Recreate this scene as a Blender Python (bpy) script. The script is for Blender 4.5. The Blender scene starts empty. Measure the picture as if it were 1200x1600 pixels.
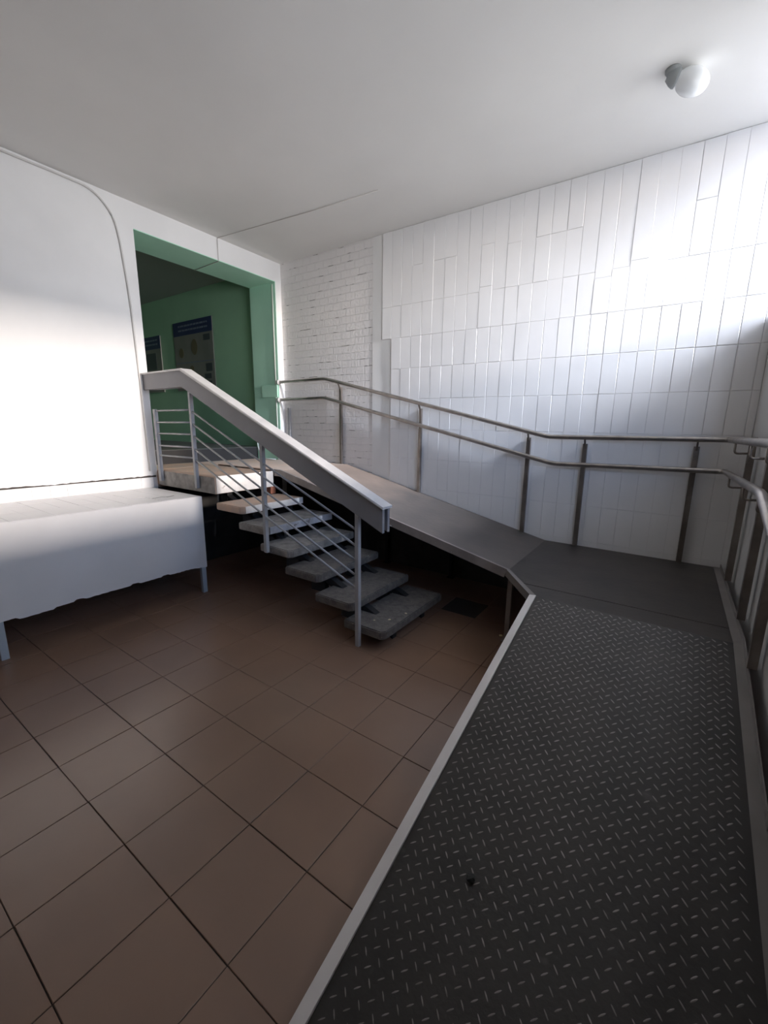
import bpy, bmesh, math, random
from mathutils import Vector, Matrix, noise
random.seed(7)
sc = bpy.context.scene
COL = sc.collection

# ------------------------------------------------------------------ camera
CAM = Vector((4.1169, -3.6495, 1.4708))
F_PX = 646.95
PITCH, YAW, ROLL = -0.2030, 0.5834, 0.0181
fw = Vector((-math.sin(YAW)*math.cos(PITCH), math.cos(YAW)*math.cos(PITCH), math.sin(PITCH)))
rt = Vector((math.cos(YAW), math.sin(YAW), 0))
up = rt.cross(fw)
r2 = rt*math.cos(ROLL) + up*math.sin(ROLL)
u2 = -rt*math.sin(ROLL) + up*math.cos(ROLL)
cd = bpy.data.cameras.new('camera'); cam = bpy.data.objects.new('camera', cd); COL.objects.link(cam)
cam.matrix_world = Matrix(((r2.x, u2.x, -fw.x, CAM.x), (r2.y, u2.y, -fw.y, CAM.y), (r2.z, u2.z, -fw.z, CAM.z), (0, 0, 0, 1)))
cd.sensor_fit = 'VERTICAL'; cd.sensor_height = 36; cd.lens = F_PX*36/1600
cd.shift_x = -21.3/1600; cd.clip_start = 0.02; cd.clip_end = 100
sc.camera = cam

# ------------------------------------------------------------------ light
world = bpy.data.worlds.new('world'); sc.world = world; world.use_nodes = True
nt = world.node_tree; bg = nt.nodes['Background']
# overcast sky above the horizon, brightly lit pale ground below it
tcw = nt.nodes.new('ShaderNodeTexCoord'); sw = nt.nodes.new('ShaderNodeSeparateXYZ'); rw = nt.nodes.new('ShaderNodeValToRGB')
mw = nt.nodes.new('ShaderNodeMapRange'); mw.inputs[1].default_value = -1; mw.inputs[2].default_value = 1
nt.links.new(tcw.outputs['Generated'], sw.inputs[0]); nt.links.new(sw.outputs[2], mw.inputs[0])
nt.links.new(mw.outputs[0], rw.inputs[0]); nt.links.new(rw.outputs[0], bg.inputs[0])
er = rw.color_ramp.elements
er[0].position = 0.10; er[0].color = (0.16, 0.163, 0.17, 1)          # ground close to the wall
er[1].position = 0.56; er[1].color = (0.22, 0.32, 0.52, 1)          # sky
for p_, c_ in ((0.30, (0.55, 0.555, 0.57, 1)), (0.42, (1.15, 1.16, 1.20, 1)), (0.50, (1.30, 1.32, 1.38, 1))):
    e_ = er.new(p_); e_.color = c_
bg.inputs[1].default_value = 10.5

def area(name, loc, target, sx, sy, power, color, portal=False):
    l = bpy.data.lights.new(name, 'AREA'); l.shape = 'RECTANGLE'; l.size = sx; l.size_y = sy
    l.energy = power; l.color = color
    o = bpy.data.objects.new(name, l); COL.objects.link(o); o.location = loc
    d = (Vector(target) - Vector(loc)).normalized()
    o.rotation_euler = d.to_track_quat('-Z', 'Y').to_euler()
    if portal: l.cycles.is_portal = True
    return o
# patch of bright sky seen through the high window next to the tiled wall
area('sky_light_high', (10.5, -0.86, 5.74), (3.0, -0.1, 1.8), 0.16, 3.2, 2900, (0.80, 0.87, 1.0))
# distant low warm light coming through the wide window further along the same wall
area('sun_light_low', (20.0, -1.5, 4.6), (0.0, -2.1, 1.2), 1.0, 1.6, 4500, (1.0, 0.90, 0.82))
W = 4.53                      # plane of the right wall
for (ya, yb, za, zb) in ((-0.95, -0.001, 2.2, 3.30), (-3.05, -1.08, 1.5, 2.77)):
    area('window_portal', (W+0.30, (ya+yb)/2, (za+zb)/2), (W-1, (ya+yb)/2, (za+zb)/2), yb-ya, zb-za, 1, (1, 1, 1), True)

sc.view_settings.view_transform = 'Standard'
sc.view_settings.look = 'None'
sc.view_settings.gamma = 1
sc.view_settings.exposure = 0.27
sc.view_settings.use_curve_mapping = False
sc.cycles.max_bounces = 12; sc.cycles.diffuse_bounces = 8

# ------------------------------------------------------------------ materials
def mat(name, col, rough=0.7, metal=0.0, col2=None, scale=6.0, bump=0.0, bscale=60.0, spots=None, contrast=(0.35, 0.65), spec=0.5):
    m = bpy.data.materials.new(name); m.use_nodes = True
    nt = m.node_tree; N = nt.nodes; Lk = nt.links
    b = N['Principled BSDF']; b.inputs['Base Color'].default_value = (*col, 1)
    b.inputs['Roughness'].default_value = rough; b.inputs['Metallic'].default_value = metal
    b.inputs['Specular IOR Level'].default_value = spec
    tc = N.new('ShaderNodeTexCoord')
    out = None
    if col2:
        nz = N.new('ShaderNodeTexNoise'); nz.inputs['Scale'].default_value = scale; nz.inputs['Detail'].default_value = 6
        Lk.new(tc.outputs['Object'], nz.inputs['Vector'])
        mr = N.new('ShaderNodeMapRange'); mr.inputs[1].default_value = contrast[0]; mr.inputs[2].default_value = contrast[1]
        Lk.new(nz.outputs['Fac'], mr.inputs[0])
        mx = N.new('ShaderNodeMix'); mx.data_type = 'RGBA'
        mx.inputs[6].default_value = (*col, 1); mx.inputs[7].default_value = (*col2, 1)
        Lk.new(mr.outputs[0], mx.inputs[0]); out = mx.outputs[2]
    if spots:
        sc_, th, scol = spots
        nz = N.new('ShaderNodeTexNoise'); nz.inputs['Scale'].default_value = sc_; nz.inputs['Detail'].default_value = 3
        Lk.new(tc.outputs['Object'], nz.inputs['Vector'])
        mr = N.new('ShaderNodeMapRange'); mr.inputs[1].default_value = th; mr.inputs[2].default_value = th+0.05
        Lk.new(nz.outputs['Fac'], mr.inputs[0])
        mx = N.new('ShaderNodeMix'); mx.data_type = 'RGBA'
        if out: Lk.new(out, mx.inputs[6])
        else: mx.inputs[6].default_value = (*col, 1)
        mx.inputs[7].default_value = (*scol, 1); Lk.new(mr.outputs[0], mx.inputs[0]); out = mx.outputs[2]
    if out: Lk.new(out, b.inputs['Base Color'])
    if bump:
        nz = N.new('ShaderNodeTexNoise'); nz.inputs['Scale'].default_value = bscale; nz.inputs['Detail'].default_value = 5
        Lk.new(tc.outputs['Object'], nz.inputs['Vector'])
        bp = N.new('ShaderNodeBump'); bp.inputs['Strength'].default_value = bump; bp.inputs['Distance'].default_value = 0.01
        Lk.new(nz.outputs['Fac'], bp.inputs['Height']); Lk.new(bp.outputs[0], b.inputs['Normal'])
    return m

M = {}
M['plaster'] = mat('white_plaster', (0.80, 0.79, 0.78), 0.75, col2=(0.76, 0.75, 0.74), scale=2.5, bump=0.15, bscale=9)
M['ceiling'] = mat('ceiling_paint', (0.74, 0.73, 0.71), 0.85, col2=(0.70, 0.69, 0.67), scale=1.2, bump=0.1, bscale=5)
M['tile_white'] = mat('painted_tile', (0.82, 0.81, 0.81), 0.42, col2=(0.79, 0.78, 0.78), scale=3, bump=0.05, bscale=20)
M['grout_white'] = mat('painted_joint', (0.72, 0.70, 0.69), 0.8)
M['green'] = mat('green_paint', (0.52, 0.83, 0.66), 0.5, col2=(0.48, 0.78, 0.61), scale=3, bump=0.1, bscale=12)
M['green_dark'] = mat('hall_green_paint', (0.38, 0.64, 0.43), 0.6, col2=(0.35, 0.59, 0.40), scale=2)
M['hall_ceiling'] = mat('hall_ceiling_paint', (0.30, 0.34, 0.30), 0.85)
M['tile_floor'] = mat('floor_tile', (0.26, 0.160, 0.110), 0.30, col2=(0.222, 0.137, 0.096), scale=2.2, bump=0.03, bscale=30, spec=0.7)
M['grout'] = mat('dark_grout', (0.05, 0.04, 0.035), 0.95)
M['concrete'] = mat('grey_concrete', (0.34, 0.32, 0.30), 0.85, col2=(0.20, 0.19, 0.18), scale=14, bump=0.5, bscale=40, spots=(60, 0.70, (0.6, 0.58, 0.52)))
M['concrete_dusty'] = mat('dusty_brown_concrete', (0.60, 0.42, 0.31), 0.85, col2=(0.48, 0.39, 0.33), scale=5, bump=0.3, bscale=40)
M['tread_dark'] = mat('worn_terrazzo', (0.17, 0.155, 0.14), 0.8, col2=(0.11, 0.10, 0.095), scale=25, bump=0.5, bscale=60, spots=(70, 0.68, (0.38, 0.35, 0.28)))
M['white_paint'] = mat('chipped_white_paint', (0.80, 0.79, 0.77), 0.6, col2=(0.70, 0.68, 0.66), scale=8, bump=0.4, bscale=25, spots=(12, 0.66, (0.35, 0.28, 0.24)))
M['pale_paint'] = mat('worn_pale_paint', (0.55, 0.56, 0.60), 0.6, col2=(0.38, 0.37, 0.38), scale=9, bump=0.4, bscale=25, spots=(14, 0.60, (0.25, 0.23, 0.22)))
M['brick'] = mat('red_brick', (0.45, 0.17, 0.10), 0.85, bump=0.5)
M['rail_grey'] = mat('light_grey_rail_paint', (0.25, 0.245, 0.258), 0.5, col2=(0.225, 0.22, 0.232), scale=5)
M['rail_cap'] = mat('pale_cap_paint', (0.74, 0.72, 0.70), 0.4, col2=(0.64, 0.62, 0.61), scale=8)
M['post_grey'] = mat('grey_post_paint', (0.42, 0.42, 0.43), 0.5, col2=(0.37, 0.37, 0.38), scale=10)
M['deck'] = mat('brown_grey_deck_paint', (0.13, 0.11, 0.098), 0.5, col2=(0.10, 0.087, 0.08), scale=4, bump=0.15, bscale=25, spec=0.5)
M['deck_shaded'] = mat('shaded_deck_paint', (0.065, 0.055, 0.05), 0.5, col2=(0.045, 0.040, 0.037), scale=4, bump=0.15, bscale=25)  # deck paint darkened: the platform's shade is put into its colour
M['checker'] = mat('dark_checker_steel', (0.045, 0.041, 0.038), 0.42, metal=0.2, col2=(0.032, 0.03, 0.028), scale=5, bump=0.12, bscale=50, spots=(6, 0.68, (0.09, 0.085, 0.08)))
M['checker_bar'] = mat('worn_checker_ridge', (0.29, 0.27, 0.26), 0.3, metal=0.55, col2=(0.18, 0.165, 0.157), scale=20)
M['edge'] = mat('light_grey_edge_paint', (0.80, 0.77, 0.76), 0.4, col2=(0.72, 0.69, 0.68), scale=6)
M['edge_dark'] = mat('grey_brown_edge_paint', (0.30, 0.26, 0.235), 0.5, col2=(0.22, 0.19, 0.175), scale=8, spots=(25, 0.70, (0.6, 0.58, 0.56)))
M['curb'] = mat('grey_curb_paint', (0.24, 0.22, 0.21), 0.5, col2=(0.20, 0.185, 0.175), scale=6)
M['steel'] = mat('dull_stainless_steel', (0.50, 0.46, 0.43), 0.28, metal=0.9, col2=(0.36, 0.33, 0.31), scale=10)
M['steel_post'] = mat('dark_steel_post', (0.34, 0.30, 0.27), 0.36, metal=0.8, col2=(0.22, 0.19, 0.17), scale=7)
M['dark_steel'] = mat('dark_painted_steel', (0.018, 0.018, 0.02), 0.7)
M['flange'] = mat('white_painted_flange', (0.68, 0.66, 0.64), 0.6)
M['ledge'] = mat('white_ledge_paint', (0.78, 0.77, 0.77), 0.7, col2=(0.74, 0.73, 0.73), scale=3, bump=0.1, bscale=10)
M['ledge_leg'] = mat('blue_grey_leg_paint', (0.40, 0.46, 0.52), 0.6)
M['crack'] = mat('dark_crack', (0.06, 0.05, 0.045), 0.95)
M['cable'] = mat('painted_cable', (0.60, 0.58, 0.56), 0.7)
M['cable_dark'] = mat('dusty_cable', (0.50, 0.47, 0.45), 0.8)
M['lamp_glass'] = mat('opal_glass', (0.85, 0.87, 0.88), 0.25)
M['lamp_base'] = mat('grey_lamp_base', (0.30, 0.32, 0.32), 0.6)
M['poster'] = mat('poster_paper', (0.24, 0.24, 0.22), 0.5, col2=(0.19, 0.20, 0.18), scale=3)
M['poster_blue'] = mat('poster_blue', (0.03, 0.045, 0.12), 0.5)
M['poster_text'] = mat('poster_pale_print', (0.16, 0.19, 0.26), 0.5)
M['poster_brown'] = mat('poster_brown_print', (0.14, 0.12, 0.07), 0.5)
M['poster_dark'] = mat('poster_dark_print', (0.06, 0.07, 0.08), 0.5)
M['frame'] = mat('window_frame_paint', (0.35, 0.35, 0.34), 0.5)
M['wall_dark'] = mat('grey_wall_paint', (0.50, 0.49, 0.48), 0.8)
M['front_dark'] = mat('light_blocking_dark', (0.09, 0.075, 0.065), 0.6)  # dark colour chosen to keep light off the near floor
M['base'] = mat('dark_base_finish', (0.07, 0.065, 0.06), 0.9, col2=(0.045, 0.042, 0.04), scale=6)  # much darker than the walls it goes on
md = mat('dusty_deck_paint', (0.13, 0.11, 0.098), 0.5, col2=(0.10, 0.087, 0.08), scale=4, bump=0.15, bscale=25)
N = md.node_tree.nodes; Lk = md.node_tree.links; b = N['Principled BSDF']     # brown dust trodden onto the top of the slope
src = b.inputs['Base Color'].links[0].from_socket
tc = N.new('ShaderNodeTexCoord'); sx_ = N.new('ShaderNodeSeparateXYZ'); Lk.new(tc.outputs['Object'], sx_.inputs[0])
nz = N.new('ShaderNodeTexNoise'); nz.inputs['Scale'].default_value = 3; Lk.new(tc.outputs['Object'], nz.inputs['Vector'])
ad = N.new('ShaderNodeMath'); ad.operation = 'ADD'; Lk.new(sx_.outputs[0], ad.inputs[0]); Lk.new(nz.outputs['Fac'], ad.inputs[1])
mr = N.new('ShaderNodeMapRange'); mr.inputs[1].default_value = 1.4; mr.inputs[2].default_value = 2.6; mr.inputs[3].default_value = 1; mr.inputs[4].default_value = 0
Lk.new(ad.outputs[0], mr.inputs[0]); mx = N.new('ShaderNodeMix'); mx.data_type = 'RGBA'; mx.inputs[7].default_value = (0.36, 0.26, 0.20, 1)
Lk.new(mr.outputs[0], mx.inputs[0]); Lk.new(src, mx.inputs[6]); Lk.new(mx.outputs[2], b.inputs['Base Color'])
M['deck_dusty'] = md
M['riser_dark'] = mat('dark_riser_paint', (0.022, 0.02, 0.02), 0.8)
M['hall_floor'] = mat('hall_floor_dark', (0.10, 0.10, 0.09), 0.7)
M['litter'] = mat('black_litter', (0.015, 0.017, 0.016), 0.7)
M['chip'] = mat('pale_chip', (0.70, 0.62, 0.42), 0.7)
g = bpy.data.materials.new('window_glass'); g.use_nodes = True; nt = g.node_tree
for n in list(nt.nodes): nt.nodes.remove(n)
o_ = nt.nodes.new('ShaderNodeOutputMaterial'); t_ = nt.nodes.new('ShaderNodeBsdfTransparent'); gl = nt.nodes.new('ShaderNodeBsdfGlossy'); gl.inputs['Roughness'].default_value = 0.02
mx_ = nt.nodes.new('ShaderNodeMixShader'); mx_.inputs[0].default_value = 0.06
nt.links.new(t_.outputs[0], mx_.inputs[1]); nt.links.new(gl.outputs[0], mx_.inputs[2]); nt.links.new(mx_.outputs[0], o_.inputs[0])
M['glass'] = g

# painted brickwork: bump and a few dark open joints
m = bpy.data.materials.new('painted_brickwork'); m.use_nodes = True; N = m.node_tree.nodes; Lk = m.node_tree.links
b = N['Principled BSDF']; b.inputs['Roughness'].default_value = 0.6
tc = N.new('ShaderNodeTexCoord'); sx_ = N.new('ShaderNodeSeparateXYZ'); cx_ = N.new('ShaderNodeCombineXYZ')
Lk.new(tc.outputs['Object'], sx_.inputs[0]); Lk.new(sx_.outputs[0], cx_.inputs[0]); Lk.new(sx_.outputs[2], cx_.inputs[1])
br = N.new('ShaderNodeTexBrick'); br.inputs['Scale'].default_value = 1.0
br.inputs['Brick Width'].default_value = 0.125; br.inputs['Row Height'].default_value = 0.075
br.inputs['Mortar Size'].default_value = 0.005; br.inputs['Mortar Smooth'].default_value = 0.6
wn = N.new('ShaderNodeTexNoise'); wn.inputs['Scale'].default_value = 9; Lk.new(tc.outputs['Object'], wn.inputs['Vector'])
wm = N.new('ShaderNodeVectorMath'); wm.operation = 'SCALE'; wm.inputs[3].default_value = 0.012; Lk.new(wn.outputs['Color'], wm.inputs[0])
wa = N.new('ShaderNodeVectorMath'); wa.operation = 'ADD'; Lk.new(cx_.outputs[0], wa.inputs[0]); Lk.new(wm.outputs[0], wa.inputs[1])
Lk.new(wa.outputs[0], br.inputs['Vector'])
# stretched noise picks out short dark lines along the bed joints
mp = N.new('ShaderNodeMapping'); mp.inputs['Scale'].default_value = (7, 7, 14); Lk.new(tc.outputs['Object'], mp.inputs[0])
n2 = N.new('ShaderNodeTexNoise'); n2.inputs['Scale'].default_value = 1.0; n2.inputs['Detail'].default_value = 2; Lk.new(mp.outputs[0], n2.inputs['Vector'])
th = N.new('ShaderNodeMapRange'); th.inputs[1].default_value = 0.56; th.inputs[2].default_value = 0.62; Lk.new(n2.outputs['Fac'], th.inputs[0])
# only bed joints: fract(z/0.075) near 0
bz = N.new('ShaderNodeSeparateXYZ'); Lk.new(wa.outputs[0], bz.inputs[0])
dv = N.new('ShaderNodeMath'); dv.operation = 'DIVIDE'; dv.inputs[1].default_value = 0.075; Lk.new(bz.outputs[1], dv.inputs[0])
fr = N.new('ShaderNodeMath'); fr.operation = 'FRACT'; Lk.new(dv.outputs[0], fr.inputs[0])
pg = N.new('ShaderNodeMath'); pg.operation = 'LESS_THAN'; pg.inputs[1].default_value = 0.07; Lk.new(fr.outputs[0], pg.inputs[0])
mu = N.new('ShaderNodeMath'); mu.operation = 'MULTIPLY'; Lk.new(pg.outputs[0], mu.inputs[0]); Lk.new(th.outputs[0], mu.inputs[1])
mc = N.new('ShaderNodeMix'); mc.data_type = 'RGBA'; mc.inputs[6].default_value = (0.78, 0.755, 0.745, 1); mc.inputs[7].default_value = (0.12, 0.10, 0.09, 1)
Lk.new(mu.outputs[0], mc.inputs[0]); Lk.new(mc.outputs[2], b.inputs['Base Color'])
n3 = N.new('ShaderNodeTexNoise'); n3.inputs['Scale'].default_value = 35; n3.inputs['Detail'].default_value = 4; Lk.new(tc.outputs['Object'], n3.inputs['Vector'])
ma = N.new('ShaderNodeMath'); ma.operation = 'MULTIPLY_ADD'; ma.inputs[1].default_value = -0.7; Lk.new(br.outputs['Fac'], ma.inputs[0]); Lk.new(n3.outputs['Fac'], ma.inputs[2])
bp = N.new('ShaderNodeBump'); bp.inputs['Strength'].default_value = 0.65; bp.inputs['Distance'].default_value = 0.008
Lk.new(ma.outputs[0], bp.inputs['Height']); Lk.new(bp.outputs[0], b.inputs['Normal'])
M['brickwork'] = m

# ------------------------------------------------------------------ mesh helpers
def box(bm, x0, x1, y0, y1, z0, z1, bev=0.0):
    vs = [bm.verts.new(p) for p in ((x0,y0,z0),(x1,y0,z0),(x1,y1,z0),(x0,y1,z0),(x0,y0,z1),(x1,y0,z1),(x1,y1,z1),(x0,y1,z1))]
    fs = [bm.faces.new([vs[i] for i in f]) for f in ((0,3,2,1),(4,5,6,7),(0,1,5,4),(1,2,6,5),(2,3,7,6),(3,0,4,7))]
    if bev:
        es = list({e for f in fs for e in f.edges})
        bmesh.ops.bevel(bm, geom=es, offset=bev, segments=2, profile=0.6, affect='EDGES')
    return vs
def hexa(bm, pts):
    """box from 8 corners: 4 lower (ccw) then 4 upper"""
    vs = [bm.verts.new(p) for p in pts]
    for f in ((0,3,2,1),(4,5,6,7),(0,1,5,4),(1,2,6,5),(2,3,7,6),(3,0,4,7)): bm.faces.new([vs[i] for i in f])
def extrude_poly(bm, pts, off):
    """planar polygon pts extruded by vector off"""
    off = Vector(off)
    a = [bm.verts.new(p) for p in pts]; c = [bm.verts.new(Vector(p)+off) for p in pts]
    bm.faces.new(a[::-1]); bm.faces.new(c)
    n = len(pts)
    for i in range(n): bm.faces.new((a[i], a[(i+1) % n], c[(i+1) % n], c[i]))
def tube(bm, path, r, seg=12, cap=True):
    path = [Vector(p) for p in path]; rings = []
    for i, p in enumerate(path):
        if i == 0: t = path[1]-p
        elif i == len(path)-1: t = p-path[i-1]
        else: t = (path[i+1]-p).normalized() + (p-path[i-1]).normalized()
        t.normalize()
        ref = Vector((0,0,1)) if abs(t.z) < 0.9 else Vector((1,0,0))
        a = t.cross(ref).normalized(); b2 = a.cross(t).normalized()
        rr = r
        if 0 < i < len(path)-1:
            c = max(0.5, (path[i+1]-p).normalized().dot(t)); rr = r  # keep round at gentle bends
        rings.append([bm.verts.new(p + (a*math.cos(k*2*math.pi/seg) + b2*math.sin(k*2*math.pi/seg))*rr) for k in range(seg)])
    for i in range(len(rings)-1):
        for k in range(seg):
            f = bm.faces.new((rings[i][k], rings[i][(k+1) % seg], rings[i+1][(k+1) % seg], rings[i+1][k])); f.smooth = True
    if cap: bm.faces.new(rings[0]); bm.faces.new(rings[-1][::-1])
def lathe(bm, prof, origin, axis, seg=28):
    axis = Vector(axis).normalized(); ref = Vector((0,0,1)) if abs(axis.z) < 0.9 else Vector((1,0,0))
    a = axis.cross(ref).normalized(); b2 = axis.cross(a); O = Vector(origin); rings = []
    for (h, r) in prof:
        rings.append([bm.verts.new(O + axis*h + (a*math.cos(k*2*math.pi/seg)+b2*math.sin(k*2*math.pi/seg))*max(r, 1e-4)) for k in range(seg)])
    for i in range(len(rings)-1):
        for k in range(seg):
            f = bm.faces.new((rings[i][k], rings[i][(k+1) % seg], rings[i+1][(k+1) % seg], rings[i+1][k])); f.smooth = True
    bm.faces.new(rings[0]); bm.faces.new(rings[-1][::-1])
def arc_path(pts, r=0.05, n=5):
    """polyline with rounded corners"""
    pts = [Vector(p) for p in pts]; out = [pts[0]]
    for i in range(1, len(pts)-1):
        a = (pts[i-1]-pts[i]); c = (pts[i+1]-pts[i]); d = min(r, a.length*0.45, c.length*0.45)
        p0 = pts[i]+a.normalized()*d; p2 = pts[i]+c.normalized()*d
        for k in range(n+1):
            t = k/n; out.append(p0*(1-t)**2 + pts[i]*2*t*(1-t) + p2*t*t)
    out.append(pts[-1]); return out
def obj(name, bm, m, parent=None):
    bmesh.ops.recalc_face_normals(bm, faces=bm.faces)
    me = bpy.data.meshes.new(name); bm.to_mesh(me); bm.free()
    me.materials.append(M[m] if isinstance(m, str) else m)
    o = bpy.data.objects.new(name, me); COL.objects.link(o)
    if parent: o.parent = parent; o.matrix_parent_inverse = parent.matrix_world.inverted()
    return o
def mk(name, m, fn, parent=None):
    bm = bmesh.new(); fn(bm); return obj(name, bm, m, parent)
def mbox(name, m, parent, *a, bev=0.0):
    return mk(name, m, lambda bm: box(bm, *a, bev=bev), parent)
def thing(name, label, cat, loc=(0,0,0), group=None):
    o = bpy.data.objects.new(name, None); COL.objects.link(o); o.location = loc
    o.matrix_world = Matrix.Translation(loc)
    o['label'] = label; o['category'] = cat; o['kind'] = 'thing'
    if group: o['group'] = group
    return o
def tag(o, label, cat, group=None):
    o['label'] = label; o['category'] = cat; o['kind'] = 'thing'
    if group: o['group'] = group
    return o
def struct(o, label, cat):
    o['kind'] = 'structure'; o['label'] = label; o['category'] = cat; return o

H = 3.305; YJ = -1.616; YR = -0.082; YD = -3.95; ZL = 1.03

# ------------------------------------------------------------------ room shell
# floor: real tiles over a dark bed
def f_bed(bm): box(bm, -0.5, W+0.4, YD-0.2, 0.2, -0.12, -0.004)
floor = struct(mk('floor', 'grout', f_bed), 'beige brown square floor tiles with dark grout lines', 'floor')
def f_tiles(bm):
    T = 0.30; rnd = random.Random(3)
    for i in range(-5, 11):
        for j in range(-8, 11):
            x0 = 1.4634+T*i; y0 = -3.1716+T*j
            x1, y1 = min(x0+T, W), min(y0+T, 0.0); x0 = max(x0, 0.0); y0 = max(y0, YD)
            if x1-x0 < 0.02 or y1-y0 < 0.02: continue
            if (i, j) == (4, 8): continue            # a tile is missing beside the bottom step
            gx = rnd.uniform(0.0009, 0.0022); gy = rnd.uniform(0.0008, 0.0020)
            h = [rnd.uniform(-0.0012, 0.0004) for _ in range(4)]
            c = [(x0+gx, y0+gy), (x1-gx, y0+gy), (x1-gx, y1-gy), (x0+gx, y1-gy)]
            cx, cy = (x0+x1)/2, (y0+y1)/2
            lo = [bm.verts.new((a, b_, -0.006)) for a, b_ in c]
            mid = [bm.verts.new((a, b_, h[k]-0.001)) for k, (a, b_) in enumerate(c)]
            tp = [bm.verts.new((a+(0.0015 if a < cx else -0.0015), b_+(0.0015 if b_ < cy else -0.0015), h[k])) for k, (a, b_) in enumerate(c)]
            for k in range(4):
                k2 = (k+1) % 4
                bm.faces.new((lo[k], lo[k2], mid[k2], mid[k])); bm.faces.new((mid[k], mid[k2], tp[k2], tp[k]))
            bm.faces.new(tp)
mk('floor_tiles', 'tile_floor', f_tiles, floor)

# ceiling
struct(mk('ceiling', 'ceiling', lambda bm: box(bm, -0.02, W+0.4, YD-0.2, 0.2, H, H+0.15)), 'off-white painted ceiling', 'ceiling')

# left wall with the doorway
def wl(bm):
    box(bm, -0.46, -0.012, YD, YJ, 0.0, H)            # core left of doorway
    box(bm, -0.46, 0.0, YJ, 0.0, 3.1, H)              # header
    box(bm, -0.46, 0.0, YR, 0.0, 0.0, 3.1)            # narrow pier by the corner
wall_left = struct(mk('wall_left', 'plaster', wl), 'white plastered wall with tall green doorway', 'wall')
mk('dark_base', 'base', lambda bm: box(bm, -0.46, -0.012, YJ, YR, 0.0, ZL-0.17), wall_left)['label'] = 'dark wall below the doorway'  # darker wall colour below the doorway
def plaster_layer(bm):
    # plaster coat with a ragged lower edge over the tile band
    n = 90; rnd = random.Random(5); fr_ = []
    for i in range(n+1):
        y = YD+(YJ-YD)*i/n
        z = 0.972 + 0.006*noise.noise(Vector((y*5, 0, 0))) + rnd.uniform(-0.003, 0.003)
        if -2.45 < y < -2.25: z -= 0.006
        fr_.append((y, z))
    a = [bm.verts.new((0.0, y, z)) for y, z in fr_]; b_ = [bm.verts.new((-0.013, y, z)) for y, z in fr_]
    ta = [bm.verts.new((0.0, y, H)) for y, z in fr_]
    for i in range(n):
        bm.faces.new((a[i], a[i+1], ta[i+1], ta[i])); bm.faces.new((b_[i], b_[i+1], a[i+1], a[i]))
    tb = bm.verts.new((-0.013, YJ, H))
    bm.faces.new((a[-1], b_[-1], tb, ta[-1]))
mk('plaster_coat', 'plaster', plaster_layer, wall_left)
mk('plaster_gap', 'crack', lambda bm: box(bm, -0.011, -0.0085, YD, YJ-0.01, 0.958, 0.985), wall_left)

def tiles_plane(bm, org, U, V, N_, cells, gap=0.0015, th=(0.004, 0.007), bev=0.0022, seed=1, tilt=0.0008):
    rnd = random.Random(seed); org, U, V, N_ = map(Vector, (org, U, V, N_))
    for (u0, u1, v0, v1, gp) in cells:
        gg = gap*gp*rnd.uniform(0.6, 1.4); t = rnd.uniform(*th); bv = bev*gp
        c = [(u0+gg, v0+gg), (u1-gg, v0+gg), (u1-gg, v1-gg), (u0+gg, v1-gg)]
        ci = [(u0+gg+bv, v0+gg+bv), (u1-gg-bv, v0+gg+bv), (u1-gg-bv, v1-gg-bv), (u0+gg+bv, v1-gg-bv)]
        lo = [bm.verts.new(org+U*a+V*b_) for a, b_ in c]
        mi = [bm.verts.new(org+U*a+V*b_+N_*(t-bv*0.6)) for a, b_ in c]
        tp = [bm.verts.new(org+U*a+V*b_+N_*(t+rnd.uniform(-tilt, tilt))) for a, b_ in ci]
        for k in range(4):
            k2 = (k+1) % 4
            bm.faces.new((lo[k], lo[k2], mi[k2], mi[k])); bm.faces.new((mi[k], mi[k2], tp[k2], tp[k]))
        bm.faces.new(tp)
# tile band under the plaster
cells = [(YD+0.115*i, YD+0.115*(i+1), 0.862, 0.958, 0.8) for i in range(21)]
cells = [(a, min(b_, YJ), c, d, e) for a, b_, c, d, e in cells if a < YJ-0.01]
mk('tile_band', 'tile_white', lambda bm: tiles_plane(bm, (-0.012, 0, 0), (0,1,0), (0,0,1), (1,0,0), cells, seed=4), wall_left)

# green lining of the doorway
trim1 = struct(mk('trim_1', 'green', lambda bm: (box(bm, -0.461, -0.002, YR-0.006, YR, ZL, 3.1))), 'green painted right side of the doorway', 'doorway')
struct(mk('trim_2', 'green', lambda bm: box(bm, -0.461, -0.002, YJ, YR-0.006, 3.094, 3.1)), 'green painted underside of the doorway header', 'doorway')
struct(mk('trim_3', 'green', lambda bm: box(bm, -0.461, -0.014, YJ, YJ+0.006, ZL, 3.094)), 'green painted left side of the doorway', 'doorway')

# tiled wall at the back: brickwork, smooth strip, tiles
wall_back = struct(mk('wall_back', 'brickwork', lambda bm: box(bm, -0.46, W+0.4, 0.0, 0.25, -0.1, H)), 'white painted brick and tile wall behind the ramp', 'wall')
def smooth(bm):
    box(bm, 1.36, 1.485, -0.004, 0.002, 0.0, H-0.001); box(bm, 1.485, 1.605, -0.004, 0.002, 0.0, 2.332)
mk('plaster_strip', 'plaster', smooth, wall_back)
def base(bm):  # dark sheet on the wall, following the line of the deck
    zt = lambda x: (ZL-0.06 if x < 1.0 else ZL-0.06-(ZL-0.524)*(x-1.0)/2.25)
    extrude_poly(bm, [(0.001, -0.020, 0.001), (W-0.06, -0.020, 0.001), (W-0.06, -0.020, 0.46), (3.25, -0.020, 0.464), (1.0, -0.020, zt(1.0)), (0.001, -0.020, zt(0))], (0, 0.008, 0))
mk('dark_base', 'base', base, wall_back)['label'] = 'dark wall below the ramp'
P = 0.1153; cells = []
rnd = random.Random(11)
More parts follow.
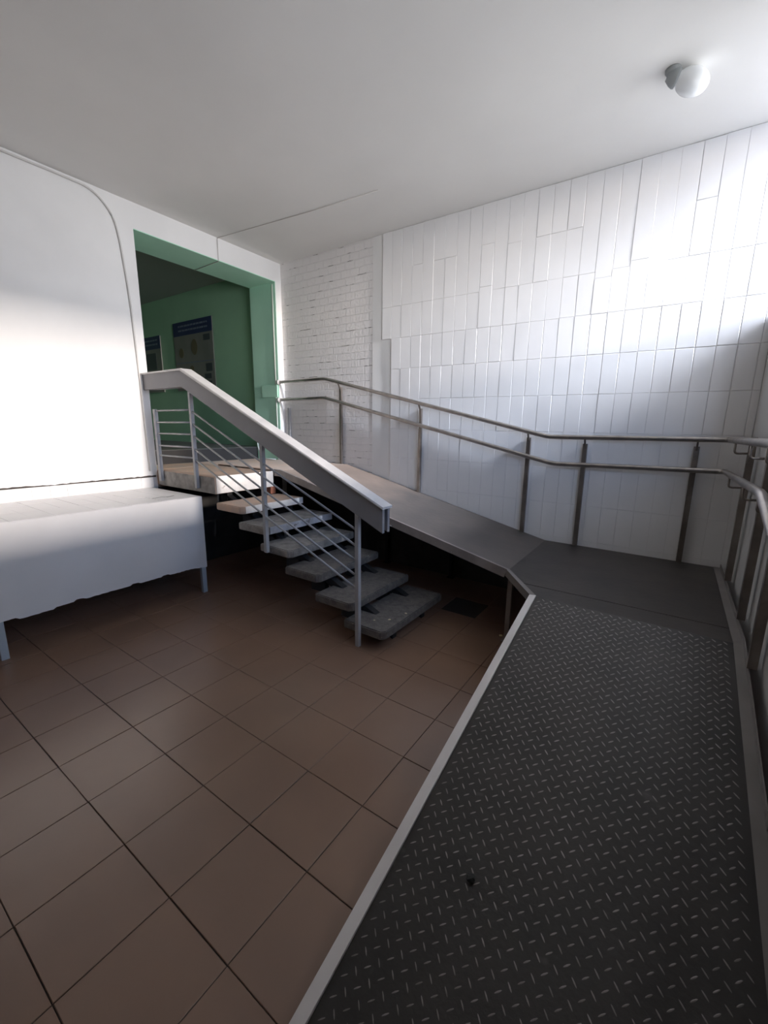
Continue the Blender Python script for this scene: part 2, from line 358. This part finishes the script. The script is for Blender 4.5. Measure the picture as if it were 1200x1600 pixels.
def tile_backing(bm):
    box(bm, 1.603, W, -0.010, 0.001, 0.0, 2.334); box(bm, 1.488, W, -0.010, 0.001, 2.334, H-0.001)
mk('tile_joints', 'grout_white', tile_backing, wall_back)
rows = [0.0, 0.272, 0.567, 0.862, 1.157, 1.450, 1.745, 2.040, 2.334]
for i in range(-1, 26):
    x0 = 1.604+P*i; x1 = min(x0+P, W)
    if x1-x0 < 0.02: continue
    if i >= 0:
        for k in range(len(rows)-1):
            gp = 1.0 if k >= 6 else (0.75 if k == 5 else 0.3)
            cells.append((x0, x1, rows[k], rows[k+1], gp*rnd.choice((0.7, 1.0, 1.0, 1.25))))
    z = 2.334; first = True
    while z < H-0.01:
        h = rnd.choice((0.2, 0.25, 0.295, 0.295, 0.295, 0.33)) if first else 0.295
        if first and rnd.random() < 0.5: h = 0.295
        if not first: h = rnd.choice((0.33, 1.0, 1.0, 1.0))
        if H-(z+h) < 0.12: h = 1.0
        z1 = min(z+h, H-0.002); cells.append((x0, x1, z, z1, rnd.choice((0.45, 0.6, 0.8, 1.0)))); z = z1; first = False
mk('wall_tiles', 'tile_white', lambda bm: tiles_plane(bm, (0, -0.010, 0), (1,0,0), (0,0,1), (0,-1,0), cells, seed=9, th=(0.0060, 0.0075), tilt=0.0005), wall_back)

# right wall with two window openings
WIN = [(-0.95, -0.001, 2.2, 3.30), (-3.05, -1.08, 1.5, 2.77)]
def wr(bm):
    x0, x1 = W, W+0.28
    box(bm, x0, x1, YD, -0.95, 2.77, H); box(bm, x0, x1, -0.95, 0.0, 3.30, H)
    box(bm, x0, x1, -0.95, 0.0, 0.0, 2.2); box(bm, x0, x1, -1.08, -0.95, 0.0, 2.77)
    box(bm, x0, x1, -3.05, -1.08, 0.0, 1.5); box(bm, x0, x1, YD, -3.05, 0.0, 2.77)
struct(mk('wall_right', 'wall_dark', wr), 'grey painted wall with high windows beside the ramp', 'wall')
for n, (ya, yb, za, zb) in enumerate(WIN):
    def fr_(bm):
        x0, x1, t = W+0.02, W+0.06, (0.012, 0.05)[n]
        box(bm, x0, x1, ya, yb, za, za+t); box(bm, x0, x1, ya, yb, zb-t, zb)
        box(bm, x0, x1, ya, ya+t, za+t, zb-t); box(bm, x0, x1, yb-t, yb, za+t, zb-t)
    w = struct(mk('window_%d' % (n+1), 'frame', fr_), ('small high window beside the tiled wall', 'wide window near the ramp foot')[n], 'window')
    mk('pane', 'glass', lambda bm: box(bm, W+0.035, W+0.040, ya+0.012, yb-0.012, za+0.012, zb-0.012), w)
struct(mk('light_blocker', 'wall_dark', lambda bm: (box(bm, W+0.28, 11.0, -1.03, -0.97, 0.0, 8.0), box(bm, W+0.28, 6.3, YD, -1.03, 3.3, 3.45))), 'unseen fin wall and roof added to block outside light', 'wall')  # unseen fin and canopy added to block light at the windows
struct(mk('wall_front', 'front_dark', lambda bm: box(bm, -0.5, W+0.3, YD-0.2, YD, -0.1, H)), 'dark unseen wall behind the camera, set close to block light', 'wall')  # unseen end wall, set close and dark to block light from behind

# hallway behind the doorway
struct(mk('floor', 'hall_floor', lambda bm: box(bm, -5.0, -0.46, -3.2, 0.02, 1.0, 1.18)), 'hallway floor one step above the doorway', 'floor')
struct(mk('floor', 'concrete_dusty', lambda bm: box(bm, -0.46, 0.0005, YJ, YR, ZL-0.17, ZL)), 'dusty brown floor inside the doorway', 'floor')
struct(mk('baseboard_doorway', 'riser_dark', lambda bm: box(bm, -0.460, -0.452, YJ+0.006, YR-0.006, ZL, 1.175)), 'dark riser across the back of the doorway', 'doorstep')
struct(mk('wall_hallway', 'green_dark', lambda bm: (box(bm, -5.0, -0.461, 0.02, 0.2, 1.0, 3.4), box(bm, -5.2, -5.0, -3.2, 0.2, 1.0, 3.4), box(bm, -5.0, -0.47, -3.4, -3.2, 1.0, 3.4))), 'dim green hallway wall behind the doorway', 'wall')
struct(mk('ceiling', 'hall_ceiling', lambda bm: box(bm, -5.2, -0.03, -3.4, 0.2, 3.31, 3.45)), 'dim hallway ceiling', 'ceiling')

# ------------------------------------------------------------------ notice boards in the hallway
def board(name, label, x0, x1, z0, z1, seed):
    t = thing(name, label, 'notice board', ((x0+x1)/2, 0.02, z0), 'notice boards on the green hallway wall')
    y1, y0 = 0.018, 0.004
    mbox('panel', 'poster', t, x0, x1, y0, y1, z0, z1)
    hd = 0.19
    mbox('header_strip', 'poster_blue', t, x0, x1, y0-0.002, y0, z1-hd, z1)
    r = random.Random(seed)
    def lines(bm):
        xa = x0+0.14
        for zz in (z1-0.06, z1-0.12):
            x = xa
            while x < x1-0.12:
                w_ = r.uniform(0.03, 0.09); box(bm, x, min(x+w_, x1-0.08), y0-0.004, y0-0.0022, zz-0.011, zz+0.011); x += w_+0.018
    mk('header_print', 'poster_text', lines, t)
    return t, y0
t, y0 = board('notice_board', 'large notice board with blue header on green hallway wall, nearest the doorway', -2.40, -1.42, 1.95, 2.92, 1)
mbox('divider', 'poster_text', t, -2.38, -1.44, y0-0.003, y0-0.0005, 2.34, 2.352)
def oval(xa, xb, za, zb):
    def f(bm):
        extrude_poly(bm, [((xa+xb)/2+math.cos(k*math.pi/8)*(xb-xa)/2, y0-0.0005, (za+zb)/2+math.sin(k*math.pi/8)*(zb-za)/2) for k in range(16)], (0, -0.002, 0))
    return f
for q in ((-1.95, -1.80, 2.44, 2.66), (-2.28, -2.16, 2.42, 2.56), (-2.02, -1.92, 2.22, 2.30)): mk('brown_print', 'poster_brown', oval(*q), t)
for (xa, xb, za, zb) in ((-1.62, -1.47, 2.20, 2.31), (-1.66, -1.50, 2.10, 2.17), (-1.66, -1.50, 1.98, 2.07), (-1.64, -1.48, 2.62, 2.70)):
    mbox('dark_print', 'poster_dark', t, xa, xb, y0-0.003, y0-0.0005, za, zb)
t, y0 = board('notice_board', 'partly hidden notice board on green hallway wall, deeper in the hallway', -3.75, -2.80, 1.95, 2.80, 2)
for (xa, xb, za, zb) in ((-3.25, -2.95, 2.3, 2.55), (-3.2, -2.95, 2.05, 2.22)): mbox('dark_print', 'poster_dark', t, xa, xb, y0-0.003, y0-0.0005, za, zb)

# ------------------------------------------------------------------ staircase
st = thing('staircase', 'short open concrete staircase climbing to the green doorway', 'staircase', (1.8, -1.25, 0))
land = mk('landing', 'concrete_dusty', lambda bm: box(bm, 0.001, 0.92, -1.612, -0.99, 0.88, ZL, bev=0.012), st); land['label'] = 'dusty brown landing slab'
nos = mk('nosing', 'white_paint', lambda bm: box(bm, 0.919, 0.926, -1.600, -1.0, 0.885, 1.034, bev=0.002), land); nos['label'] = 'white painted front edge'
mk('side_face', 'concrete', lambda bm: box(bm, 0.02, 0.915, -1.6155, -1.611, 0.885, 1.022), land)
XF = [1.265, 1.555, 1.815, 2.095, 2.405, 2.68]; ZT = [0.81, 0.682, 0.545, 0.412, 0.272, 0.145]
def tread(i):
    x1, z1 = XF[i], ZT[i]; x0 = x1-0.345; th_ = 0.060; ye = (-0.945, -0.865, -0.86, -0.87, -0.87, -0.80)[i]
    yl = -1.612
    c = 0.03
    def f(bm):
        pts = [(x0, yl, z1-th_), (x1-c, yl, z1-th_), (x1, yl+c, z1-th_), (x1, ye, z1-th_), (x0, ye, z1-th_)]
        extrude_poly(bm, pts, (0, 0, th_))
        bmesh.ops.bevel(bm, geom=list(bm.edges), offset=0.007, segments=2, affect='EDGES')
        bmesh.ops.triangulate(bm, faces=[f_ for f_ in bm.faces if len(f_.verts) > 4])
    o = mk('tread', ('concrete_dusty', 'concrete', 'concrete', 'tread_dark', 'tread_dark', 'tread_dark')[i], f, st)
    if i == 0:
        n_ = mbox('nosing', 'white_paint', o, x1-0.001, x1+0.004, yl+0.035, ye-0.005, z1-th_+0.004, z1+0.001, bev=0.0015); n_['label'] = 'white painted front edge'
    if i == 1:
        n_ = mbox('nosing', 'pale_paint', o, x1-0.001, x1+0.004, yl+0.035, ye-0.005, z1-th_+0.004, z1+0.001, bev=0.0015); n_['label'] = 'worn pale front edge'
for i in range(6): tread(i)
def stringer(y):
    def f(bm):
        # zig-zag steel beam under the treads
        extrude_poly(bm, [(0.60, y, 0.88), (0.60, y, 0.74), (2.55, y, 0.0), (2.68, y, 0.0), (2.68, y, 0.082), (2.40, y, 0.082)] , (0, 0.05, 0))
    return f
# saw-tooth beams: sloping bar kept below every tread plus small seat blocks
def beam(y):
    def f(bm):
        zt = lambda x: 0.735-0.468*(x-1.25)
        hexa(bm, [(0.70, y, zt(0.70)-0.13), (2.62, y, 0.0), (2.62, y+0.05, 0.0), (0.70, y+0.05, zt(0.70)-0.13),
                  (0.70, y, zt(0.70)-0.115), (2.62, y, 0.085), (2.62, y+0.05, 0.085), (0.70, y+0.05, zt(0.70)-0.115)])
        for x1, z1 in zip(XF, ZT):
            zb = max(0.0, 0.85-0.468*(x1-0.20-0.70)-0.10)
            box(bm, x1-0.26, x1-0.12, y, y+0.05, min(zb, z1-0.12), z1-0.0605)
        box(bm, 0.70, 0.80, y, y+0.05, 0.70, 0.879)
    return f
mk('stringer', 'dark_steel', beam(-1.42), st)
mk('stringer', 'dark_steel', beam(-1.02), st)
mk('brick_packing', 'brick', lambda bm: box(bm, 0.84, 0.905, -1.02, -0.96, 0.812, 0.879), st)['label'] = 'red brick under the landing'

# ------------------------------------------------------------------ stair railing
rl = thing('stair_railing', 'grey painted board railing on the left side of the staircase', 'railing', (1.4, -1.63, 0))
def board_path(y0, y1, top, bot, capz=0.0):
    # (x,z) profile following the railing; top/bot are offsets from the top line
    k = (1.905-0.998)/(2.70-0.655)
    A = (0.004, 1.902); B = (0.655, 1.908); C = (2.700, 0.998)
    dt = lambda p, d: (p[0], p[1]-d)
    prof = [dt(A, top), dt(B, top), dt(C, top), dt(C, bot*1.15), (0.63, B[1]-bot), dt(A, bot)]
    return [(x, y0, z) for x, z in prof], (0, y1-y0, 0)
def plank(y0, y1, top, bot):
    def f(bm):
        pts, off = board_path(y0, y1, top, bot); extrude_poly(bm, pts, off)
    return f
mk('handrail_board', 'rail_grey', plank(-1.668, -1.646, 0.012, 0.143), rl)
mk('handrail_board', 'rail_grey', plank(-1.614, -1.592, 0.012, 0.143), rl)
def cap_(bm):
    y0, y1 = -1.684, -1.578
    top = [(0.004, 1.904), (0.655, 1.910), (2.712, 0.998)]; bt = [(0.004, 1.890), (0.652, 1.896), (2.708, 0.983)]
    extrude_poly(bm, [(x, y0, z) for x, z in top+bt[::-1]], (0, y1-y0, 0))
    bmesh.ops.bevel(bm, geom=[e for e in bm.edges if abs(e.verts[0].co.y-e.verts[1].co.y) < 1e-5], offset=0.004, segments=2, affect='EDGES')
mk('handrail_cap', 'rail_cap', cap_, rl)['label'] = 'paler cap board'
ZR = lambda x: 1.765-0.4435*(x-0.655) if x > 0.655 else 1.765     # underside of boards
for (x, z0, z1, w_) in ((0.100, 0.93, 1.588, 0.020), (0.690, 0.915, 1.80, 0.015), (1.575, 0.497, 1.42, 0.015), (2.480, 0.0, 1.02, 0.015)):
    mk('post', 'post_grey', lambda bm: box(bm, x-w_, x+w_, -1.645, -1.6165, z0, z1, bev=0.002), rl)
for k in range(5):
    z = (1.575, 1.472, 1.372, 1.262, 1.172)[k]
    mk('bar', 'post_grey', lambda bm: tube(bm, [(0.105, -1.631, z), (0.684, -1.631, z+0.004)], 0.0075, 8), rl)
    za = z-0.010; zb = (0.812, 0.704, 0.603, 0.500, 0.410)[k]
    mk('bar', 'post_grey', lambda bm: tube(bm, [(0.700, -1.631, za), (1.575, -1.637, za+(zb-za)*0.494), (2.472, -1.631, zb)], 0.0075, 8), rl)

# ------------------------------------------------------------------ wheelchair ramp
rp = thing('wheelchair_ramp', 'steel wheelchair ramp turning a corner along the tiled wall', 'ramp', (3.9, -1.0, 0))
YN = -0.971; XN = 3.272; ZP = 0.524; XC = 4.490; YL = -1.330; XI = 3.554; TH = 0.006
XK = 1.02
def zup(x): return ZL+0.012 if x < XK else ZL+0.012-(ZL+0.012-ZP)*(x-XK)/(3.27-XK)
def zlow(y): return ZP+0.2555*(y-YL)
YE = YL-ZP/0.2555 + 0.02
top_ = mk('landing_plate', 'concrete_dusty', lambda bm: hexa(bm, [(0.002, YN, ZL+0.004), (XK-0.002, YN, ZL+0.004), (XK-0.002, -0.022, ZL+0.004), (0.002, -0.022, ZL+0.004), (0.002, YN, zup(0)), (XK-0.002, YN, zup(0)), (XK-0.002, -0.022, zup(0)), (0.002, -0.022, zup(0))]), rp)
top_['label'] = 'dusty brown flat plate at the doorway'
upper = mk('deck_plate', 'deck_dusty', lambda bm:
    hexa(bm, [(XK, YN, zup(XK)-TH), (3.27, YN, ZP-TH), (3.27, -0.022, ZP-TH), (XK, -0.022, zup(XK)-TH), (XK, YN, zup(XK)), (3.27, YN, ZP), (3.27, -0.022, ZP), (XK, -0.022, zup(XK))]), rp)
def plat(bm):
    extrude_poly(bm, [(3.27, -0.022, ZP-TH), (3.27, YN, ZP-TH), (3.418, -1.158, ZP-TH), (XC-0.04, -1.158, ZP-TH), (XC-0.04, -0.022, ZP-TH)], (0, 0, TH))
    extrude_poly(bm, [(3.421, -1.162, ZP-TH-0.001), (XI, YL, ZP-TH-0.001), (XC-0.04, YL, ZP-TH-0.001), (XC-0.04, -1.162, ZP-TH-0.001)], (0, 0, TH))
mk('platform_plate', 'deck_shaded', plat, rp)['label'] = 'dark flat turning platform'
low = mk('checker_plate', 'checker', lambda bm: hexa(bm, [(XI, YE, 0.001), (XC-0.04, YE, 0.001), (XC-0.04, YL-0.003, ZP-TH), (XI, YL-0.003, ZP-TH), (XI, YE, 0.001+TH), (XC-0.04, YE, 0.001+TH), (XC-0.04, YL-0.003, ZP), (XI, YL-0.003, ZP)]), rp)
low['label'] = 'dark steel checker plate with raised bars'
def bars(bm):
    rnd = random.Random(2)
    ox, oy = 3.55, YL
    d = 0.0216                                            # half pitch along the ramp axes
    Ydir = Vector((0, 1, 0.2555)).normalized(); Xdir = Vector((1, 0, 0)); Nn = Xdir.cross(Ydir)
    slen = (YL-YE)*math.sqrt(1+0.2555**2)
    for i in range(0, int((XC-0.04-XI)/d)+2):
        for j in range(0, int(slen/d)+1):
            if (i+j) % 2: continue
            x = XI+0.003+i*d; s = 0.016+j*d
            if x > XC-0.055 or x < XI+0.012 or s > slen-0.02: continue
            typ = ((i+j)//2) % 2                          # alternates along one diagonal, constant along neither
            typ = (((i-j)//2)+((i+j)//2)) % 2
            a = math.radians(45 if typ else -45)
            c = Vector((x, YL-0.003, ZP)) - Ydir*s + Nn*0.0002
            A = Xdir*math.cos(a)+Ydir*math.sin(a); B = Nn.cross(A)
            L_, w_, h_ = 0.0130, 0.0030, 0.0018
            ring = []
            for (u, v) in ((-1, 0), (-0.6, -0.75), (0, -1), (0.6, -0.75), (1, 0), (0.6, 0.75), (0, 1), (-0.6, 0.75)):
                ring.append(bm.verts.new(c+A*u*L_+B*v*w_))
            t0 = bm.verts.new(c-A*L_*0.5+Nn*h_*0.85); t1 = bm.verts.new(c+Nn*h_); t2 = bm.verts.new(c+A*L_*0.5+Nn*h_*0.85)
            for f in ((ring[0], ring[1], t0), (ring[7], ring[0], t0), (ring[1], ring[2], t1, t0), (ring[2], ring[3], t2, t1), (ring[3], ring[4], t2),
                      (ring[4], ring[5], t2), (ring[5], ring[6], t1, t2), (ring[6], ring[7], t0, t1)):
                bm.faces.new(f).smooth = True
mk('raised_bars', 'checker_bar', bars, low)['kind'] = 'stuff'
# edging
e = mk('edge_strip', 'edge', lambda bm: hexa(bm, [(XI-0.036, YE, 0.0), (XI-0.001, YE, 0.0), (XI-0.001, YL, ZP-0.05), (XI-0.036, YL-0.012, ZP-0.05),
        (XI-0.036, YE, 0.016), (XI-0.001, YE, 0.016), (XI-0.001, YL, ZP+0.009), (XI-0.036, YL-0.012, ZP+0.009)]), rp); e['label'] = 'pale grey angle edging of the lower run'
dx, dy = (XI-XN), (YL-YN)
e = mk('edge_strip', 'curb', lambda bm: hexa(bm, [(XN-0.028, YN+0.002, ZP-0.045), (XI-0.032, YL-0.010, ZP-0.045), (XI, YL, ZP-0.045), (XN+0.004, YN, ZP-0.045),
        (XN-0.028, YN+0.002, ZP+0.006), (XI-0.032, YL-0.010, ZP+0.006), (XI, YL, ZP+0.006), (XN+0.004, YN, ZP+0.006)]), rp); e['label'] = 'dark angle edging across the inner corner'
def upedge(bm):
    y0, y1 = YN-0.022, YN-0.001
    pts = [(0.93, zup(0.93)+0.008), (XK, zup(XK)+0.008), (3.268, ZP+0.008), (3.245, ZP-0.052), (XK, zup(XK)-0.055), (0.93, zup(0.93)-0.055)]
    extrude_poly(bm, [(x, y0, z) for x, z in pts], (0, y1-y0, 0))
e = mk('edge_strip', 'edge_dark', upedge, rp); e['label'] = 'brownish angle edging of the upper run'
def curb(bm):
    x0, x1 = XC-0.040, XC
    pts = [(-0.03, ZP), (YL, ZP), (YE, 0.0), (YE, 0.012), (YL, ZP+0.014), (-0.03, ZP+0.014)]
    extrude_poly(bm, [(x0, y, z-0.010) for y, z in pts], (x1-x0, 0, 0))
    pts = [(-0.03, ZP-0.05), (YL, ZP-0.05), (YE+0.2, 0.0), (YE, 0.0), (YE, 0.04), (YL, ZP+0.030), (-0.03, ZP+0.030)]
    extrude_poly(bm, [(x1-0.004, y, z) for y, z in pts], (0.004, 0, 0))
mk('curb', 'curb', curb, rp)['label'] = 'grey curb along the right wall'
# cross beams and legs below the plates
for x in (1.6, 2.4):
    z = zup(x)-TH-0.004; mbox('cross_beam', 'dark_steel', rp, x-0.02, x+0.02, YN, -0.03, z-0.05, z-0.006)
for y in (-0.3, -0.9): mbox('cross_beam', 'dark_steel', rp, 3.3, XC-0.05, y-0.02, y+0.02, ZP-0.05, ZP-TH-0.001)
for y in (-1.7, -2.2): mbox('cross_beam', 'dark_steel', rp, XI, XC-0.05, y-0.02, y+0.02, zlow(y)-0.06, zlow(y)-0.015)
for (x, y, zt_) in ((XN+0.02, YN-0.005, ZP-0.045), (1.62, -0.06, zup(1.62)-0.03), (2.40, -0.06, zup(2.4)-0.03), (XC-0.08, YL+0.1, ZP-TH-0.001), (3.30, -0.06, ZP-TH-0.001), (XC-0.08, -0.10, ZP-TH-0.001)):
    mk('leg', 'edge_dark' if x > 3 and x < 3.295 else 'dark_steel', lambda bm: (box(bm, x-0.016, x+0.016, y-0.016, y+0.016, 0.0, zt_), box(bm, x-0.035, x+0.035, y-0.03, y+0.03, 0.0, 0.006)), rp)

# ------------------------------------------------------------------ handrail on the walls
hr = thing('wall_handrail', 'double tubular steel handrail following the ramp round the corner', 'handrail', (2.5, -0.08, 1.0))
XR = 4.415; YB = -0.085
def railtube(bm, zf, zk, zc, kx0, kx1, yk, flat_c):
    pts = [(0.012, YB, zf), (kx0, YB, zf+0.008), (kx1, YB, zk), (XR, YB, zc)]
    pts += [(XR, yk, zc+(0.01 if flat_c else 0.03))]
    pts += [(XR, -3.15, zc+0.02-(yk*-1.0)*0 - 0.2555*(3.15+yk))]
    tube(bm, arc_path(pts, 0.05, 6), 0.0185, 14)
mk('rail', 'steel', lambda bm: railtube(bm, 1.975, 1.412, 1.424, 0.755, 3.235, -1.60, True), hr)['label'] = 'upper rail'
mk('rail', 'steel', lambda bm: railtube(bm, 1.768, 1.196, 1.212, 0.750, 3.290, -1.55, False), hr)['label'] = 'lower rail'
for z in (1.975, 1.768):
    mk('flange', 'flange', lambda bm: lathe(bm, [(0.0005, 0.032), (0.006, 0.032), (0.010, 0.020), (0.024, 0.020)], (0.0, YB, z), (1, 0, 0)), hr)
def railz(x, a):
    (zf, zk, zc, k0, k1) = ((1.975, 1.412, 1.424, 0.755, 3.235), (1.768, 1.196, 1.212, 0.750, 3.290))[a]
    if x < k0: return zf
    if x < k1: return zf+0.008+(zk-zf-0.008)*(x-k0)/(k1-k0)
    return zk+(zc-zk)*(x-k1)/(XR-k1)
for x in (0.950, 1.985, 3.065, 3.515, 4.240):
    zb = zup(x) if x < 3.27 else ZP
    w_ = 0.014 if x < 2 else 0.017
    p = mk('post', 'steel_post', lambda bm: (box(bm, x-w_, x+w_, -0.052, -0.022, zb+0.001, railz(x, 0)-0.05, bev=0.002), box(bm, x-0.012, x+0.012, YB-0.004, -0.045, railz(x, 1)-0.014, railz(x, 1)+0.004),
        hexa(bm, [(x-0.006, -0.045, railz(x, 0)-0.09), (x+0.006, -0.045, railz(x, 0)-0.09), (x+0.006, -0.028, railz(x, 0)-0.09), (x-0.006, -0.028, railz(x, 0)-0.09),
                  (x-0.006, YB-0.006, railz(x, 0)-0.012), (x+0.006, YB-0.006, railz(x, 0)-0.012), (x+0.006, YB+0.010, railz(x, 0)-0.012), (x-0.006, YB+0.010, railz(x, 0)-0.012)])), hr)
def cz(y, a):
    zc = (1.424, 1.212)[a]; yk = (-1.60, -1.55)[a]; h_ = (0.01, 0.03)[a]
    return zc+h_*y/yk if y > yk else zc+0.02-0.2555*(yk-y)
for y in (-0.42, -1.08, -1.52, -2.20, -2.85):
    zb = ZP+0.032 if y > YL else zlow(y)+0.035
    def pc(bm):
        box(bm, XC-0.012, XC+0.022, y-0.017, y+0.017, zb, cz(y, 0)+0.02, bev=0.002)
        for a in (0, 1):
            z = cz(y, a)
            tube(bm, arc_path([(XC-0.008, y, z-0.075), (XR, y, z-0.078), (XR, y, z-0.012)], 0.02, 5), 0.006, 8)
    mk('post', 'steel_post', pc, hr)

# short cut-off upright by the corner
tag(mk('steel_stub', 'post_grey', lambda bm: box(bm, 0.070, 0.105, -0.030, -0.004, 1.05, 1.675, bev=0.002)), 'short flat grey upright in the corner beneath the handrail ends', 'steel upright')

# ------------------------------------------------------------------ ledge box along the left wall
lg = thing('tiled_ledge', 'white boxed ledge with tiled top below the left wall', 'ledge', (0.4, -2.6, 0))
def ledge(bm):
    n = 120; rnd = random.Random(8); y0, y1 = YD+0.005, -1.665
    zb = []
    for i in range(n+1):
        y = y0+(y1-y0)*i/n
        z = 0.250 + 0.006*noise.noise(Vector((y*6, 3, 0))) + rnd.uniform(-0.002, 0.002)
        if -2.95 < y < -2.75: z -= 0.012
        for yy in (-2.25, -2.62, -2.02): 
            if abs(y-yy) < 0.03: z += 0.010
        if y > -1.85: z -= 0.02*(y+1.85)/0.18
        zb.append((y, z))
    A = [bm.verts.new((0.80, y, z)) for y, z in zb]; B = [bm.verts.new((0.80, y, 0.858)) for y, z in zb]
    C_ = [bm.verts.new((0.76, y, z)) for y, z in zb]; D_ = [bm.verts.new((-0.01, y, 0.858)) for y, z in zb]
    for i in range(n):
        bm.faces.new((A[i], A[i+1], B[i+1], B[i])); bm.faces.new((C_[i], C_[i+1], A[i+1], A[i])); bm.faces.new((B[i], B[i+1], D_[i+1], D_[i]))
    box(bm, 0.02, 0.76, y0, y1-0.001, 0.26, 0.857)
    bm.faces.new((A[-1], B[-1], D_[-1], bm.verts.new((-0.01, y1, 0.25)), C_[-1]))
mk('ledge_box', 'ledge', ledge, lg)
cl = []
rnd = random.Random(21)
for i in range(20):
    a = YD+0.01+0.115*i; b_ = min(a+0.115, -1.668)
    if b_-a < 0.03: continue
    for (u0, u1) in ((0.0, 0.215), (0.215, 0.505), (0.505, 0.795)): cl.append((u0, u1, a, b_, rnd.choice((0.4, 0.6, 0.8))))
mk('top_tiles', 'tile_white', lambda bm: tiles_plane(bm, (0, 0, 0.8585), (1,0,0), (0,1,0), (0,0,1), cl, seed=6, th=(0.002, 0.004), tilt=0.0006), lg)
def crk(bm):
    pts = [(0.62, -1.98), (0.60, -1.90), (0.63, -1.86), (0.61, -1.80)]
    for i in range(3):
        a, b_ = pts[i], pts[i+1]
        hexa(bm, [(a[0]-0.002, a[1], 0.8615), (a[0]+0.002, a[1], 0.8615), (b_[0]+0.002, b_[1], 0.8615), (b_[0]-0.002, b_[1], 0.8615),
                  (a[0]-0.002, a[1], 0.8635), (a[0]+0.002, a[1], 0.8635), (b_[0]+0.002, b_[1], 0.8635), (b_[0]-0.002, b_[1], 0.8635)])
mk('crack', 'crack', crk, lg)
for y in (-1.695, -3.035):
    mk('leg', 'ledge_leg', lambda bm: box(bm, 0.765, 0.799, y-0.020, y+0.020, 0.0, 0.262, bev=0.003), lg)

# ------------------------------------------------------------------ lamp, cables, boxes
lp = thing('ceiling_lamp', 'white globe lamp tilted on the ceiling near the right wall', 'lamp', (3.93, -0.72, H))
ax = Vector((1.0, 0.35, -0.38)).normalized(); O = Vector((3.86, -0.75, H-0.035))
mk('ceiling_cup', 'lamp_base', lambda bm: lathe(bm, [(0.0, 0.036), (0.010, 0.036), (0.030, 0.022)], (3.86, -0.75, H-0.0005), (0, 0, -1)), lp)
mk('socket', 'lamp_base', lambda bm: lathe(bm, [(-0.026, 0.020), (0.0, 0.036), (0.018, 0.042), (0.028, 0.040)], O, ax), lp)['label'] = 'dark grey socket collar'
mk('globe', 'lamp_glass', lambda bm: lathe(bm, [(0.026, 0.036)]+[(0.100-0.080*math.cos(t_), 0.060*math.sin(t_)) for t_ in [0.55+k*(math.pi-0.55)/12 for k in range(13)]], O, ax), lp)['label'] = 'white opal globe'

tag(mk('ceiling_cable', 'cable_dark', lambda bm: tube(bm, arc_path([(1.90, -0.655, H-0.004), (1.2, -0.70, H-0.005), (0.6, -0.755, H-0.004), (0.006, -0.812, H-0.006), (0.006, -0.812, 3.088), (-0.455, -0.795, 3.088)], 0.012, 3), 0.0034, 8)),
    'thin cable running across the ceiling and down over the doorway header', 'cable')
tag(mk('wall_cable', 'cable', lambda bm: tube(bm, arc_path([(0.010, YD+0.02, H-0.030), (0.010, -2.6, H-0.028), (0.010, -2.1, H-0.025), (0.010, -1.90, H-0.030), (0.0085, -1.77, H-0.16), (0.0085, -1.735, 2.95), (0.0085, -1.705, 2.5), (0.0085, -1.692, 1.9), (0.0085, -1.685, 1.02)], 0.10, 6), 0.0075, 8)),
    'painted cable along the top of the left wall curving down beside the doorway', 'cable')
cbx = mk('junction_box', 'green', lambda bm: box(bm, -0.30, -0.015, YR-0.020, YR-0.006, 1.80, 1.945, bev=0.003))
tag(cbx, 'flat green painted cover plate on the right side of the doorway', 'cover plate')
tag(mk('conduit', 'flange', lambda bm: tube(bm, [(-0.045, YR-0.012, 3.07), (-0.045, YR-0.012, 1.948)], 0.0055, 8)), 'thin pale conduit in the doorway above the green cover plate', 'conduit')
tag(mk('conduit', 'flange', lambda bm: tube(bm, [(-0.045, YR-0.012, 1.797), (-0.045, YR-0.012, ZL+0.002)], 0.0055, 8)), 'thin pale conduit in the doorway below the green cover plate', 'conduit')
tag(mk('loose_cable', 'flange', lambda bm: tube(bm, arc_path([(-0.440, YR-0.016, 1.30), (-0.435, YR-0.018, 1.20), (-0.38, YR-0.022, 1.08), (-0.30, YR-0.018, ZL+0.008), (-0.1, YR-0.016, ZL+0.007)], 0.06, 5), 0.006, 8)),
    'white loose cable curling at the foot of the doorway', 'cable')

# ------------------------------------------------------------------ litter
def blob(name, m, c, r, label, cat, group=None, seed=1, flat=0.4):
    bm = bmesh.new(); bmesh.ops.create_icosphere(bm, subdivisions=2, radius=r)
    for v in bm.verts:
        k = 1+0.45*noise.noise(v.co*(1.6/r)+Vector((seed, 0, 0)))
        v.co = Vector((v.co.x*k, v.co.y*k, v.co.z*flat*k)) + Vector(c)
    return tag(obj(name, bm, m), label, cat, group)
blob('litter_clump', 'litter', (3.775, -2.709, 0.172+0.010), 0.014, 'small black clump of dirt on the checker plate', 'litter', seed=3)
blob('litter_clump', 'litter', (3.49, -2.90, 0.008), 0.016, 'small black clump of dirt beside the pale ramp edging', 'litter', seed=5)
blob('paint_flake', 'chip', (3.235, -0.93, 0.006), 0.013, 'pale flake lying beside the foot of the ramp leg', 'litter', seed=8)
FG = 'pale flakes on the lowest step'
blob('paint_flake', 'chip', (2.60, -1.43, ZT[5]+0.003), 0.010, 'pale yellow flake on the lowest step, nearest its left corner', 'litter', FG, 11, 0.3)
blob('paint_flake', 'chip', (2.52, -1.50, ZT[5]+0.003), 0.007, 'tiny pale flake near the railing post on the lowest step', 'litter', FG, 12, 0.3)
blob('paint_flake', 'chip', (2.64, -1.28, ZT[5]+0.003), 0.009, 'pale flake halfway along the front of the lowest step', 'litter', FG, 13, 0.3)
